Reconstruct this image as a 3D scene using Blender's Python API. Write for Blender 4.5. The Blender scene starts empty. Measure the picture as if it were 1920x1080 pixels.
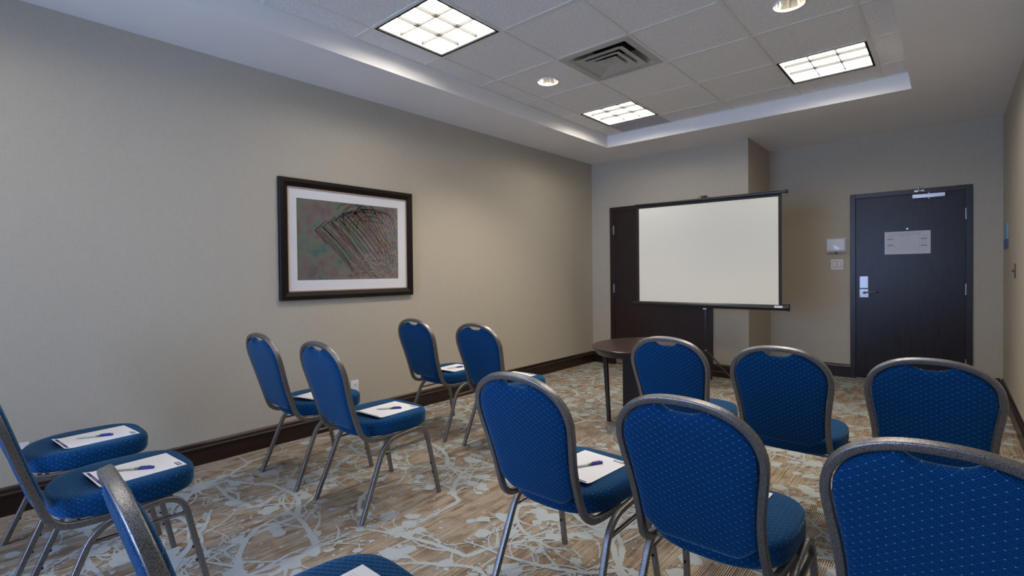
import bpy, bmesh, math, random
from mathutils import Vector, Matrix
from math import sin, cos, pi, radians, sqrt

# ------------------------------------------------------------------ camera, world, exposure
S = bpy.context.scene
COL = S.collection
cam_data = bpy.data.cameras.new('camera')
cam = bpy.data.objects.new('camera', cam_data)
COL.objects.link(cam)
_yaw, _pt, _r = radians(41.044), radians(-0.755), radians(-0.627)
_F = Vector((-sin(_yaw), cos(_yaw), 0)); _R = Vector((cos(_yaw), sin(_yaw), 0)); _U = Vector((0, 0, 1))
_F2 = _F * cos(_pt) + _U * sin(_pt); _U2 = -_F * sin(_pt) + _U * cos(_pt)
_R3 = _R * cos(_r) + _U2 * sin(_r); _U3 = -_R * sin(_r) + _U2 * cos(_r)
cam.matrix_world = Matrix(((_R3.x, _U3.x, -_F2.x, 0), (_R3.y, _U3.y, -_F2.y, 0), (_R3.z, _U3.z, -_F2.z, 1.241), (0, 0, 0, 1)))
cam_data.sensor_width = 36.0
cam_data.lens = 943.2 / 1920 * 36.0
cam_data.shift_y = -16.66 / 1920
cam_data.clip_start = 0.02
S.camera = cam
S.view_settings.view_transform = 'Standard'
S.view_settings.look = 'None'
S.view_settings.gamma = 1.0
S.view_settings.use_curve_mapping = False
S.view_settings.exposure = 1.31
W = bpy.data.worlds.new('daylight'); S.world = W
W.use_nodes = True
W.node_tree.nodes['Background'].inputs[0].default_value = (0.40, 0.58, 1.0, 1)
W.node_tree.nodes['Background'].inputs[1].default_value = 4.7
SPOT_W = 30.0           # watts per downlight
PANEL_E = 7.2          # troffer emission
SPOT_E = 60.0          # downlight lamp emission

# room dimensions (metres, camera stands over the origin)
WL, WR, WB, WB2, SX, RY = -3.726, 0.394, 5.974, 6.863, -1.696, -2.3
ZS, ZT = 2.715, 2.853
T = 0.6096
GX0, GY0 = -2.872, 2.527
TXL, TXR, TYB, TYF = -3.083, -0.238, 5.296, -1.35
# window opening in the wall behind the camera
WX0, WX1, WZ0, WZ1 = -3.3, -0.75, 0.35, 2.4
_pl = bpy.data.lights.new('window_portal', 'AREA'); _pl.shape = 'RECTANGLE'
_pl.size = WX1 - WX0; _pl.size_y = WZ1 - WZ0; _pl.cycles.is_portal = True
_po = bpy.data.objects.new('window_portal', _pl); COL.objects.link(_po)
_po.location = ((WX0 + WX1) / 2, RY - 0.14, (WZ0 + WZ1) / 2); _po.rotation_euler = (radians(90), 0, pi)

# ------------------------------------------------------------------ colour + material helpers
def lin(r, g, b):
    f = lambda c: (c / 255) / 12.92 if c / 255 <= 0.04045 else ((c / 255 + 0.055) / 1.055) ** 2.4
    return (f(r), f(g), f(b), 1.0)

class NT:
    def __init__(s, name, rough=0.6, metal=0.0, base=None, spec=None):
        s.m = bpy.data.materials.new(name); s.m.use_nodes = True
        s.t = s.m.node_tree; s.b = s.t.nodes['Principled BSDF']
        s.b.inputs['Roughness'].default_value = rough
        s.b.inputs['Metallic'].default_value = metal
        if base: s.b.inputs['Base Color'].default_value = base
        if spec is not None: s.b.inputs['Specular IOR Level'].default_value = spec
    def n(s, typ, **kw):
        n = s.t.nodes.new(typ)
        for k, v in kw.items():
            if k.startswith('i_'): n.inputs[k[2:]].default_value = v
            else: setattr(n, k, v)
        return n
    def l(s, a, b): s.t.links.new(a, b)
    def math(s, op, a, b=None, c=None):
        n = s.n('ShaderNodeMath', operation=op)
        for i, v in enumerate((a, b, c)):
            if v is None: continue
            if isinstance(v, (int, float)): n.inputs[i].default_value = v
            else: s.l(v, n.inputs[i])
        return n.outputs[0]
    def mix(s, f, a, b):
        n = s.n('ShaderNodeMix', data_type='RGBA')
        if isinstance(f, (int, float)): n.inputs[0].default_value = f
        else: s.l(f, n.inputs[0])
        for i, v in ((6, a), (7, b)):
            if isinstance(v, tuple): n.inputs[i].default_value = v
            else: s.l(v, n.inputs[i])
        return n.outputs[2]
    def ramp(s, f, stops, interp='LINEAR'):
        n = s.n('ShaderNodeValToRGB'); r = n.color_ramp; r.interpolation = interp
        while len(r.elements) < len(stops): r.elements.new(0.5)
        for e, (p, c) in zip(r.elements, stops): e.position = p; e.color = c if isinstance(c, tuple) else (c, c, c, 1)
        s.l(f, n.inputs[0]); return n.outputs[0]
    def coord(s, kind='Object', scale=(1, 1, 1), rot=(0, 0, 0)):
        c = s.n('ShaderNodeTexCoord'); m = s.n('ShaderNodeMapping')
        m.inputs['Scale'].default_value = scale; m.inputs['Rotation'].default_value = rot
        s.l(c.outputs[kind], m.inputs[0]); return m.outputs[0]
    def noise(s, v, scale, detail=2, rough=0.5):
        n = s.n('ShaderNodeTexNoise'); s.l(v, n.inputs['Vector'])
        n.inputs['Scale'].default_value = scale; n.inputs['Detail'].default_value = detail; n.inputs['Roughness'].default_value = rough
        return n.outputs[0]
    def col(s, c): s.l(c, s.b.inputs['Base Color'])
    def bump(s, h, strength=0.2, dist=0.002):
        n = s.n('ShaderNodeBump'); n.inputs['Strength'].default_value = strength; n.inputs['Distance'].default_value = dist
        s.l(h, n.inputs['Height']); s.l(n.outputs[0], s.b.inputs['Normal'])

def plain(name, c, rough=0.5, metal=0.0, spec=None):
    return NT(name, rough, metal, c, spec).m

M = {}
def mk_wallpaper():
    t = NT('wallpaper', 0.85, spec=0.2)
    a = t.noise(t.coord('Object', (420, 420, 14)), 1, 2)
    b = t.noise(t.coord('Object', (22, 22, 380)), 1, 2)
    h = t.math('MULTIPLY', t.math('ADD', a, b), 0.5)
    t.col(t.ramp(h, [(0.3, lin(178, 169, 153)), (0.7, lin(194, 185, 168))])); t.bump(h, 0.15, 0.001)
    return t.m
def mk_paint(name, c):
    t = NT(name, 0.75, spec=0.25)
    t.col(t.ramp(t.noise(t.coord(), 2.5, 3), [(0.3, c), (0.7, tuple(x * 0.96 for x in c[:3]) + (1,))]))
    t.bump(t.noise(t.coord(), 220, 2), 0.06, 0.001); return t.m
def mk_tile(name, c):
    t = NT(name, 0.95, spec=0.1)
    v = t.coord()
    f = t.noise(v, 230, 2, 0.6)
    g = t.noise(v, 90, 3, 0.7)
    s = t.ramp(f, [(0.36, 0.62), (0.46, 1.0)])
    m = t.n('ShaderNodeMix', data_type='RGBA', blend_type='MULTIPLY'); m.inputs[0].default_value = 1
    t.l(t.ramp(g, [(0.3, tuple(x * 0.93 for x in c[:3]) + (1,)), (0.7, c)]), m.inputs[6]); t.l(s, m.inputs[7])
    t.col(m.outputs[2]); t.bump(f, 0.4, 0.002); return t.m
def mk_wood(name, c1, c2, rough=0.35, axis='Z', fine=1.0, bump=0.25, spec=None):
    t = NT(name, rough, spec=spec)
    sc = {'Z': (60, 60, 3), 'X': (3, 60, 60), 'Y': (60, 3, 60)}[axis]
    v = t.coord('Object', tuple(x * fine for x in sc))
    a = t.noise(v, 1, 5, 0.65)
    sc2 = {'Z': (9, 9, .8), 'X': (.8, 9, 9), 'Y': (9, .8, 9)}[axis]
    b = t.noise(t.coord('Object', sc2), 1, 3)
    w = t.math('SINE', t.math('MULTIPLY', b, 60.0))
    h = t.math('ADD', t.math('MULTIPLY', a, 0.8), t.math('MULTIPLY', w, 0.08))
    t.col(t.ramp(h, [(0.25, c1), (0.6, c2)])); t.bump(h, bump, 0.0015); return t.m
def mk_hammered():
    t = NT('hammered_metal', 0.32, 0.9)
    v = t.coord('Object')
    n1 = t.noise(v, 880, 2, 0.6)
    k = t.ramp(n1, [(0.41, 0.0), (0.49, 1.0)])
    t.col(t.mix(k, lin(30, 29, 33), lin(156, 153, 152)))
    t.l(t.ramp(n1, [(0.42, 0.6), (0.55, 0.33)]), t.b.inputs['Roughness'])
    t.bump(n1, 0.25, 0.001); return t.m
def mk_fabric():
    t = NT('blue_fabric', 0.8, spec=0.12)
    uv = t.n('ShaderNodeUVMap'); uv.uv_map = 'UVMap'
    sp = t.n('ShaderNodeSeparateXYZ'); t.l(uv.outputs[0], sp.inputs[0])
    pu = t.math('DIVIDE', sp.outputs[0], 0.0298); pv = t.math('DIVIDE', sp.outputs[1], 0.0206)
    du = t.math('SUBTRACT', t.math('FRACT', t.math('ADD', t.math('ADD', pu, pv), 50.0)), 0.5)
    dv = t.math('SUBTRACT', t.math('FRACT', t.math('ADD', t.math('SUBTRACT', pu, pv), 50.0)), 0.5)
    fx = t.math('ABSOLUTE', du); fy = t.math('ABSOLUTE', dv)
    mx = t.math('MAXIMUM', fx, fy)
    rings = t.math('SINE', t.math('MULTIPLY', mx, 2 * pi * 5.0))
    # thread texture
    weave = t.noise(t.coord('UV', (1400, 500, 1)), 1, 1)
    base = t.ramp(t.math('MULTIPLY_ADD', rings, 0.5, 0.5), [(0.05, lin(0, 38, 80)), (0.5, lin(2, 60, 106)), (1.0, lin(6, 78, 130))])
    base = t.mix(t.math('MULTIPLY', weave, 0.45), base, lin(3, 50, 90))
    # pale pin dots where four lozenges meet
    dx = t.math('SUBTRACT', 0.5, fx); dy = t.math('SUBTRACT', 0.5, fy)
    d = t.math('SQRT', t.math('ADD', t.math('POWER', dx, 2.0), t.math('POWER', dy, 2.0)))
    dot = t.ramp(d, [(0.032, 1.0), (0.058, 0.0)])
    t.col(t.mix(dot, base, lin(176, 206, 236)))
    t.b.inputs['Sheen Weight'].default_value = 0.5
    t.b.inputs['Sheen Roughness'].default_value = 0.3
    t.b.inputs['Sheen Tint'].default_value = (0.42, 0.74, 1.0, 1)
    t.bump(rings, 0.35, 0.0012); return t.m
def mk_carpet():
    t = NT('carpet_stripes', 0.95, spec=0.1)
    sp = t.n('ShaderNodeSeparateXYZ'); t.l(t.n('ShaderNodeTexCoord').outputs['Object'], sp.inputs[0])
    wob = t.noise(t.coord('Object', (1, 1, 1)), 5.0, 1)
    x = t.math('ADD', sp.outputs[0], t.math('MULTIPLY', wob, 0.012))
    def yarn(pitch, seg, off):
        ix = t.math('FLOOR', t.math('DIVIDE', x, pitch))
        w1 = t.n('ShaderNodeTexWhiteNoise', noise_dimensions='1D'); t.l(t.math('ADD', ix, off), w1.inputs['W'])
        iy = t.math('FLOOR', t.math('ADD', t.math('DIVIDE', sp.outputs[1], seg), t.math('MULTIPLY', w1.outputs[0], 9.0)))
        cb = t.n('ShaderNodeCombineXYZ'); t.l(ix, cb.inputs[0]); t.l(iy, cb.inputs[1])
        w2 = t.n('ShaderNodeTexWhiteNoise', noise_dimensions='2D'); t.l(cb.outputs[0], w2.inputs['Vector']); return w2.outputs[0]
    a = yarn(.0085, .30, 3.0); b2 = yarn(.0085, .45, 17.0)
    st = t.ramp(a, [(0.0, lin(108, 84, 64)), (0.35, lin(122, 96, 72)), (0.62, lin(136, 112, 88)), (0.82, lin(90, 68, 52))], 'CONSTANT')
    fr = t.math('FRACT', t.math('DIVIDE', x, .0085))
    pale = t.math('GREATER_THAN', fr, t.math('ADD', 0.50, t.math('MULTIPLY', b2, 0.22)))
    k0 = t.ramp(t.noise(t.coord('Object', (3, 1.2, 1)), 6.0, 2, .5), [(0.36, 0.35), (0.56, 1.0)])
    c = t.mix(t.math('MULTIPLY', pale, k0), st, lin(216, 206, 186))
    grey = t.math('MULTIPLY', t.math('LESS_THAN', fr, 0.14), 0.5)
    c = t.mix(grey, c, lin(84, 72, 64))
    k2 = t.ramp(t.noise(t.coord('Object', (1, 1, 1)), 7.0, 3, .6), [(0.50, 0.0), (0.60, 0.30)])
    c = t.mix(k2, c, lin(170, 166, 154))
    pile = t.noise(t.coord(), 700, 1)
    t.col(t.mix(t.math('MULTIPLY', pile, 0.3), c, lin(84, 70, 54)))
    t.bump(t.math('ADD', pile, t.math('MULTIPLY', a, 0.7)), 0.5, 0.003); return t.m
def mk_carpet_pale():
    t = NT('carpet_branches', 0.95, spec=0.1)
    p = t.noise(t.coord(), 600, 2)
    t.col(t.ramp(p, [(0.3, lin(150, 156, 156)), (0.65, lin(180, 186, 186))])); t.bump(p, 0.4, 0.003); return t.m
def mk_emit(name, c, e):
    m = bpy.data.materials.new(name); m.use_nodes = True; nt = m.node_tree; nt.nodes.clear()
    o = nt.nodes.new('ShaderNodeOutputMaterial'); em = nt.nodes.new('ShaderNodeEmission')
    em.inputs[0].default_value = c; em.inputs[1].default_value = e; nt.links.new(em.outputs[0], o.inputs[0]); return m
def mk_glass():
    m = bpy.data.materials.new('window_glass'); m.use_nodes = True; nt = m.node_tree; nt.nodes.clear()
    o = nt.nodes.new('ShaderNodeOutputMaterial'); tr = nt.nodes.new('ShaderNodeBsdfTransparent'); gl = nt.nodes.new('ShaderNodeBsdfGlossy')
    gl.inputs['Roughness'].default_value = 0.02; fr = nt.nodes.new('ShaderNodeFresnel'); mx = nt.nodes.new('ShaderNodeMixShader')
    nt.links.new(fr.outputs[0], mx.inputs[0]); nt.links.new(tr.outputs[0], mx.inputs[1]); nt.links.new(gl.outputs[0], mx.inputs[2]); nt.links.new(mx.outputs[0], o.inputs[0]); return m
def mk_notepad():
    # UV: u across, v up the sheet (0 = foot near the backrest)
    t = NT('ruled_paper', 0.7, spec=0.2)
    uv = t.n('ShaderNodeUVMap'); uv.uv_map = 'UVMap'
    sp = t.n('ShaderNodeSeparateXYZ'); t.l(uv.outputs[0], sp.inputs[0]); u, v = sp.outputs[0], sp.outputs[1]
    def band(x, a, b): return t.math('MULTIPLY', t.math('GREATER_THAN', x, a), t.math('LESS_THAN', x, b))
    lines = t.math('GREATER_THAN', t.math('FRACT', t.math('MULTIPLY', v, 30.0)), 0.86)
    lines = t.math('MULTIPLY', lines, t.math('MULTIPLY', band(v, 0.1, 0.88), band(u, 0.05, 0.95)))
    c = t.mix(t.math('MULTIPLY', lines, 0.35), lin(236, 236, 242), lin(120, 130, 165))
    strip = t.math('MULTIPLY', band(v, 0.025, 0.065), band(u, 0.05, 0.95))
    c = t.mix(strip, c, lin(62, 60, 128))
    small = t.math('MULTIPLY', t.math('GREATER_THAN', t.math('FRACT', t.math('MULTIPLY', u, 46.0)), 0.45), t.math('MULTIPLY', band(v, 0.038, 0.052), band(u, 0.30, 0.62)))
    c = t.mix(t.math('MULTIPLY', small, 0.6), c, lin(220, 222, 240))
    # small emblem in the head corner: green square, blue square, pale letters between
    c = t.mix(t.math('MULTIPLY', band(v, 0.905, 0.965), band(u, 0.72, 0.83)), c, lin(96, 134, 88))
    c = t.mix(t.math('MULTIPLY', band(v, 0.905, 0.965), band(u, 0.83, 0.94)), c, lin(52, 68, 112))
    c = t.mix(t.math('MULTIPLY', band(v, 0.925, 0.948), band(u, 0.74, 0.92)), c, lin(190, 205, 220))
    t.col(c); return t.m
def mk_art():
    t = NT('painted_canvas', 0.55)
    v = t.coord('Object')
    a = t.noise(v, 6.5, 5, 0.65); b = t.noise(t.coord('Object', (1, 5, 28)), 1, 4, 0.7); c3 = t.noise(v, 9, 3)
    base = t.ramp(a, [(0.30, lin(44, 70, 88)), (0.42, lin(78, 104, 98)), (0.50, lin(104, 108, 92)), (0.58, lin(112, 84, 92)), (0.70, lin(60, 88, 84))])
    base = t.mix(t.math('MULTIPLY', b, 0.5), base, lin(104, 98, 88))
    sp = t.n('ShaderNodeSeparateXYZ'); t.l(t.n('ShaderNodeTexCoord').outputs['Object'], sp.inputs[0])
    # speckled mass towards the lower right corner
    y = t.math('MULTIPLY', sp.outputs[1], 1.0); z = sp.outputs[2]
    g = t.math('SUBTRACT', t.math('MULTIPLY', y, 1.25), t.math('MULTIPLY', z, 1.0))
    g = t.math('ADD', g, t.math('MULTIPLY', t.math('SUBTRACT', c3, 0.5), 0.35))
    mask = t.ramp(g, [(0.06, 0.0), (0.30, 0.85)])
    vo = t.n('ShaderNodeTexVoronoi'); vo.inputs['Scale'].default_value = 150; t.l(v, vo.inputs['Vector'])
    hs = t.n('ShaderNodeHueSaturation'); hs.inputs['Saturation'].default_value = 0.8; hs.inputs['Value'].default_value = 0.48; t.l(vo.outputs['Color'], hs.inputs['Color'])
    sc = t.mix(0.4, hs.outputs[0], lin(118, 74, 52))
    t.col(t.mix(t.math('MULTIPLY', mask, 0.8), base, sc)); return t.m
def mk_sign():
    t = NT('printed_notice', 0.5)
    uv = t.n('ShaderNodeUVMap'); uv.uv_map = 'UVMap'
    sp = t.n('ShaderNodeSeparateXYZ'); t.l(uv.outputs[0], sp.inputs[0]); u, v = sp.outputs[0], sp.outputs[1]
    def band(x, a, b): return t.math('MULTIPLY', t.math('GREATER_THAN', x, a), t.math('LESS_THAN', x, b))
    grey = lin(120, 120, 134)
    c = lin(206, 204, 212)
    def lay(c, m, k, col=grey): return t.mix(t.math('MULTIPLY', m, k), c, col)
    tx = t.math('GREATER_THAN', t.noise(t.coord('UV', (90, 30, 1)), 1, 2), 0.5)
    rows = t.math('GREATER_THAN', t.math('FRACT', t.math('MULTIPLY', v, 22.0)), 0.55)
    c = lay(c, t.math('MULTIPLY', t.math('MULTIPLY', tx, rows), t.math('MULTIPLY', band(u, .06, .19), band(v, .12, .86))), .35)
    c = lay(c, t.math('MULTIPLY', t.math('MULTIPLY', tx, rows), t.math('MULTIPLY', band(u, .79, .93), band(v, .12, .8))), .35)
    c = lay(c, t.math('MULTIPLY', t.math('MULTIPLY', tx, rows), t.math('MULTIPLY', band(u, .25, .74), band(v, .14, .34))), .4)
    c = lay(c, t.math('MULTIPLY', tx, t.math('MULTIPLY', band(u, .2, .8), band(v, .87, .93))), .55)
    c = lay(c, t.math('MULTIPLY', tx, t.math('MULTIPLY', band(u, .35, .62), band(v, .77, .81))), .5)
    for (a, b, z) in ((.06, .19, .67), (.06, .19, .41), (.79, .93, .655), (.79, .93, .36)):
        c = lay(c, t.math('MULTIPLY', band(u, a, b), band(v, z - .016, z + .016)), .85, lin(70, 74, 88))
    for x in (.22, .76): c = lay(c, t.math('MULTIPLY', band(u, x - .003, x + .003), band(v, .08, .9)), .7)
    for z in (.36, .83): c = lay(c, t.math('MULTIPLY', band(v, z - .006, z + .006), band(u, .06, .94)), .5)
    # floor plan boxes
    gx = t.math('LESS_THAN', t.math('FRACT', t.math('MULTIPLY', u, 26.0)), 0.12); gz = t.math('LESS_THAN', t.math('FRACT', t.math('MULTIPLY', v, 9.0)), 0.12)
    c = lay(c, t.math('MULTIPLY', t.math('MAXIMUM', gx, gz), t.math('MULTIPLY', band(u, .27, .72), band(v, .42, .72))), .35)
    t.col(c); return t.m
def mk_brushed(name, c, rough=0.3):
    t = NT(name, rough, 0.9); n = t.noise(t.coord('Object', (40, 40, 800)), 1, 2)
    t.col(t.ramp(n, [(0.3, tuple(x * .85 for x in c[:3]) + (1,)), (0.7, c)])); return t.m

M['wall'] = mk_wallpaper()
M['soffit'] = mk_paint('soffit_paint', lin(240, 237, 234))
M['tile'] = mk_tile('ceiling_tile', lin(240, 237, 233))
M['tile_dull'] = mk_tile('darker_ceiling_tile', lin(190, 190, 200))  # one tile with a darker, bluer colour than the rest
M['tbar'] = plain('grid_metal', lin(222, 220, 212), 0.5)
M['white'] = mk_paint('white_enamel', lin(225, 225, 222))
M['duct'] = plain('duct_metal', lin(70, 72, 78), 0.6)
M['vent'] = mk_paint('diffuser_enamel', lin(186, 182, 172))
M['louver'] = plain('grey_louver', lin(34, 34, 32), 0.5)
M['black_gap'] = plain('dark_gap', lin(14, 14, 14), 0.9)
M['panel'] = mk_emit('lit_diffuser', (1.0, 0.94, 0.83, 1), PANEL_E)
M['lamp'] = mk_emit('lit_lamp', (1.0, 0.86, 0.66, 1), SPOT_E)
M['chrome'] = plain('polished_reflector', (0.85, 0.85, 0.83, 1), 0.12, 1.0)
M['carpet'] = mk_carpet(); M['carpet_pale'] = mk_carpet_pale()
M['base'] = mk_wood('espresso_trim', lin(26, 14, 11), lin(50, 28, 21), 0.32, 'Y', 0.6, 0.1)
M['base_x'] = mk_wood('espresso_trim_cross', lin(26, 14, 11), lin(50, 28, 21), 0.32, 'X', 0.6, 0.1)
M['door'] = mk_wood('dark_door_veneer', lin(14, 10, 13), lin(38, 27, 30), 0.34, 'Z', 2.0, 0.35, 0.38)
M['door_red'] = mk_wood('mahogany_door_veneer', lin(30, 13, 10), lin(46, 22, 17), 0.42, 'Z', 1.0, 0.1)
M['frame_dark'] = mk_wood('dark_door_frame', lin(20, 14, 16), lin(36, 26, 28), 0.35, 'Z', 1.0, 0.15)
M['frame_red'] = mk_wood('mahogany_door_frame', lin(34, 16, 12), lin(50, 26, 20), 0.4, 'Z', 1.0, 0.1)
M['steel'] = mk_brushed('satin_steel', lin(200, 202, 208))
M['dark_steel'] = mk_brushed('dark_steel', lin(92, 88, 86))
M['lockwhite'] = plain('satin_nickel_cover', lin(205, 208, 220), 0.35, 0.4)
M['hammered'] = mk_hammered()
M['fabric'] = mk_fabric()
M['rubber'] = plain('black_rubber', lin(18, 18, 18), 0.6)
M['under'] = plain('seat_underside', lin(30, 30, 32), 0.8)
M['paper'] = mk_notepad(); M['paper_edge'] = plain('paper_edge', lin(235, 235, 238), 0.7)
M['pen_barrel'] = plain('white_plastic', lin(206, 210, 212), 0.35)
M['pen_blue'] = plain('blue_plastic', lin(44, 48, 150), 0.35)
M['pen_green'] = plain('green_plastic', lin(96, 160, 60), 0.4)
M['frame_wood'] = mk_wood('walnut_picture_frame', lin(14, 8, 6), lin(30, 18, 13), 0.55, 'Y', 1.0, 0.2, 0.25)
M['mat'] = plain('mat_board', lin(222, 220, 222), 0.8)
M['lip'] = plain('pale_wood_lip', lin(178, 150, 128), 0.5)
M['art'] = mk_art(); M['ink'] = plain('dark_ink', lin(44, 30, 28), 0.6); M['ink2'] = plain('rust_ink', lin(112, 58, 44), 0.6); M['ink3'] = plain('pale_ink', lin(150, 158, 150), 0.6)
M['plastic'] = plain('white_wall_plastic', lin(228, 226, 226), 0.4)
M['slot'] = plain('dark_slot', lin(50, 48, 50), 0.6)
M['lens'] = plain('frosted_lens', lin(226, 232, 246), 0.15)
M['screen'] = plain('screen_fabric', lin(222, 219, 206), 0.9, spec=0.1)
M['black'] = plain('black_screen_border', lin(24, 18, 18), 0.7)
M['blackmetal'] = plain('black_enamel', lin(22, 21, 21), 0.32)
M['tabletop'] = mk_wood('walnut_table_top', lin(36, 21, 17), lin(62, 38, 30), 0.33, 'X', 0.8, 0.08)
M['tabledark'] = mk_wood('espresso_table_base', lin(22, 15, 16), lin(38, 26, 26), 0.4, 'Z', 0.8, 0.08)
M['signprint'] = mk_sign()
M['blueplate'] = plain('pale_blue_plate', lin(120, 165, 190), 0.4); M['bluedark'] = plain('deep_blue_plate', lin(60, 90, 140), 0.4)
M['red'] = plain('red_button', lin(170, 30, 30), 0.4)
M['glass'] = mk_glass()

# ------------------------------------------------------------------ mesh helpers
class MB:
    def __init__(s): s.v = []; s.f = []; s.mi = []; s.uv = []; s.cur = 0; s.has_uv = False
    def vert(s, *p): s.v.append(tuple(p)); return len(s.v) - 1
    def face(s, idx, uv=None):
        s.f.append(tuple(idx)); s.mi.append(s.cur); s.uv.append(uv)
        if uv: s.has_uv = True
    def quad(s, a, b, c, d, uv=None):
        i = len(s.v); s.v += [tuple(a), tuple(b), tuple(c), tuple(d)]; s.face((i, i + 1, i + 2, i + 3), uv)
    def box(s, lo, hi):
        x0, y0, z0 = lo; x1, y1, z1 = hi; i = len(s.v)
        s.v += [(x0, y0, z0), (x1, y0, z0), (x1, y1, z0), (x0, y1, z0), (x0, y0, z1), (x1, y0, z1), (x1, y1, z1), (x0, y1, z1)]
        for f in ((0, 3, 2, 1), (4, 5, 6, 7), (0, 1, 5, 4), (1, 2, 6, 5), (2, 3, 7, 6), (3, 0, 4, 7)): s.face([i + k for k in f])
    def prism(s, poly, a, b, axis='x'):
        # poly: 2D outline; extruded between a and b along axis
        mk = {'x': lambda t, p: (t, p[0], p[1]), 'y': lambda t, p: (p[0], t, p[1]), 'z': lambda t, p: (p[0], p[1], t)}[axis]
        i = len(s.v); n = len(poly)
        s.v += [mk(a, p) for p in poly] + [mk(b, p) for p in poly]
        for k in range(n): s.face((i + k, i + (k + 1) % n, i + n + (k + 1) % n, i + n + k))
        s.face([i + k for k in range(n)][::-1]); s.face([i + n + k for k in range(n)])
    def sweep(s, pts, section, normals=None, cap=True, closed=False, scales=None):
        pts = [Vector(p) for p in pts]; n = len(pts); m = len(section); base = len(s.v)
        for k in range(n):
            if closed: t = pts[(k + 1) % n] - pts[k - 1]
            else: t = pts[min(k + 1, n - 1)] - pts[max(k - 1, 0)]
            t.normalize()
            nn = Vector(normals[k] if isinstance(normals, list) else (normals or (0, 0, 1)))
            nn = nn - t * nn.dot(t)
            if nn.length < 1e-6: nn = t.orthogonal()
            nn.normalize(); b = t.cross(nn)
            sc = scales[k] if scales else 1
            for (p, q) in section: s.v.append(tuple(pts[k] + b * p * sc + nn * q * sc))
        for k in range(n if closed else n - 1):
            a = base + k * m; c = base + ((k + 1) % n) * m
            for j in range(m): s.face((a + j, a + (j + 1) % m, c + (j + 1) % m, c + j))
        if cap and not closed:
            s.face([base + j for j in range(m)][::-1]); s.face([base + (n - 1) * m + j for j in range(m)])
    def lathe(s, prof, c, n=24, axis='z'):
        base = len(s.v); m = len(prof)
        for k in range(n):
            a = 2 * pi * k / n
            for (r, h) in prof:
                if axis == 'z': s.v.append((c[0] + r * cos(a), c[1] + r * sin(a), c[2] + h))
                elif axis == 'y': s.v.append((c[0] + r * cos(a), c[1] + h, c[2] + r * sin(a)))
                else: s.v.append((c[0] + h, c[1] + r * cos(a), c[2] + r * sin(a)))
        for k in range(n):
            a = base + k * m; b = base + ((k + 1) % n) * m
            for j in range(m - 1): s.face((a + j, b + j, b + j + 1, a + j + 1))
    def build(s, name, mats, parent=None, smooth=False, bevel=0.0, weld=False, angle=40, segs=2):
        me = bpy.data.meshes.new(name); me.from_pydata(s.v, [], s.f)
        if not isinstance(mats, (list, tuple)): mats = [mats]
        for m in mats: me.materials.append(m)
        for p, i in zip(me.polygons, s.mi): p.material_index = i
        if s.has_uv:
            ul = me.uv_layers.new(name='UVMap')
            for p, uv in zip(me.polygons, s.uv):
                if uv:
                    for li, c in zip(p.loop_indices, uv): ul.data[li].uv = c
        bm = bmesh.new(); bm.from_mesh(me)
        if weld: bmesh.ops.remove_doubles(bm, verts=bm.verts, dist=1e-5)
        bmesh.ops.recalc_face_normals(bm, faces=bm.faces) if s.recalc else None
        if bevel:
            ed = [e for e in bm.edges if len(e.link_faces) == 2 and e.calc_face_angle(0) > radians(35)]
            bmesh.ops.bevel(bm, geom=ed, offset=bevel, segments=segs, affect='EDGES', profile=0.6, clamp_overlap=True)
        if smooth:
            for f in bm.faces: f.smooth = True
            for e in bm.edges:
                if len(e.link_faces) == 2 and e.calc_face_angle(0) > radians(angle): e.smooth = False
        bm.to_mesh(me); bm.free(); me.update()
        o = bpy.data.objects.new(name, me); COL.objects.link(o)
        if parent: o.parent = parent
        return o
    recalc = True

def rsec(w, h, r, k=3):
    out = []
    for (sx, sy, a0) in ((1, 1, 0), (-1, 1, 90), (-1, -1, 180), (1, -1, 270)):
        for i in range(k + 1):
            a = radians(a0 + 90 * i / k); out.append((sx * (w / 2 - r) + r * cos(a), sy * (h / 2 - r) + r * sin(a)))
    return out
def circ(r, n=12): return [(r * cos(2 * pi * i / n), r * sin(2 * pi * i / n)) for i in range(n)]
def smooth_path(ctrl, n=6):
    P = [Vector(c) for c in ctrl]; P = [P[0] * 2 - P[1]] + P + [P[-1] * 2 - P[-2]]; out = []
    for i in range(1, len(P) - 2):
        for k in range(n):
            t = k / n; a, b, c, d = P[i - 1:i + 3]
            out.append(0.5 * ((2 * b) + (c - a) * t + (2 * a - 5 * b + 4 * c - d) * t * t + (3 * b - a - 3 * c + d) * t ** 3))
    out.append(P[-2]); return out
def fillet(pts, rad, k=6):
    P = [Vector(p) for p in pts]; out = [P[0]]
    for i in range(1, len(P) - 1):
        r = rad[i - 1] if isinstance(rad, (list, tuple)) else rad
        a = (P[i - 1] - P[i]).normalized(); b = (P[i + 1] - P[i]).normalized()
        p0 = P[i] + a * r; p1 = P[i] + b * r
        for j in range(k + 1):
            t = j / k; out.append(p0 * (1 - t) ** 2 + P[i] * 2 * t * (1 - t) + p1 * t * t)
    out.append(P[-1]); return out

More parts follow.
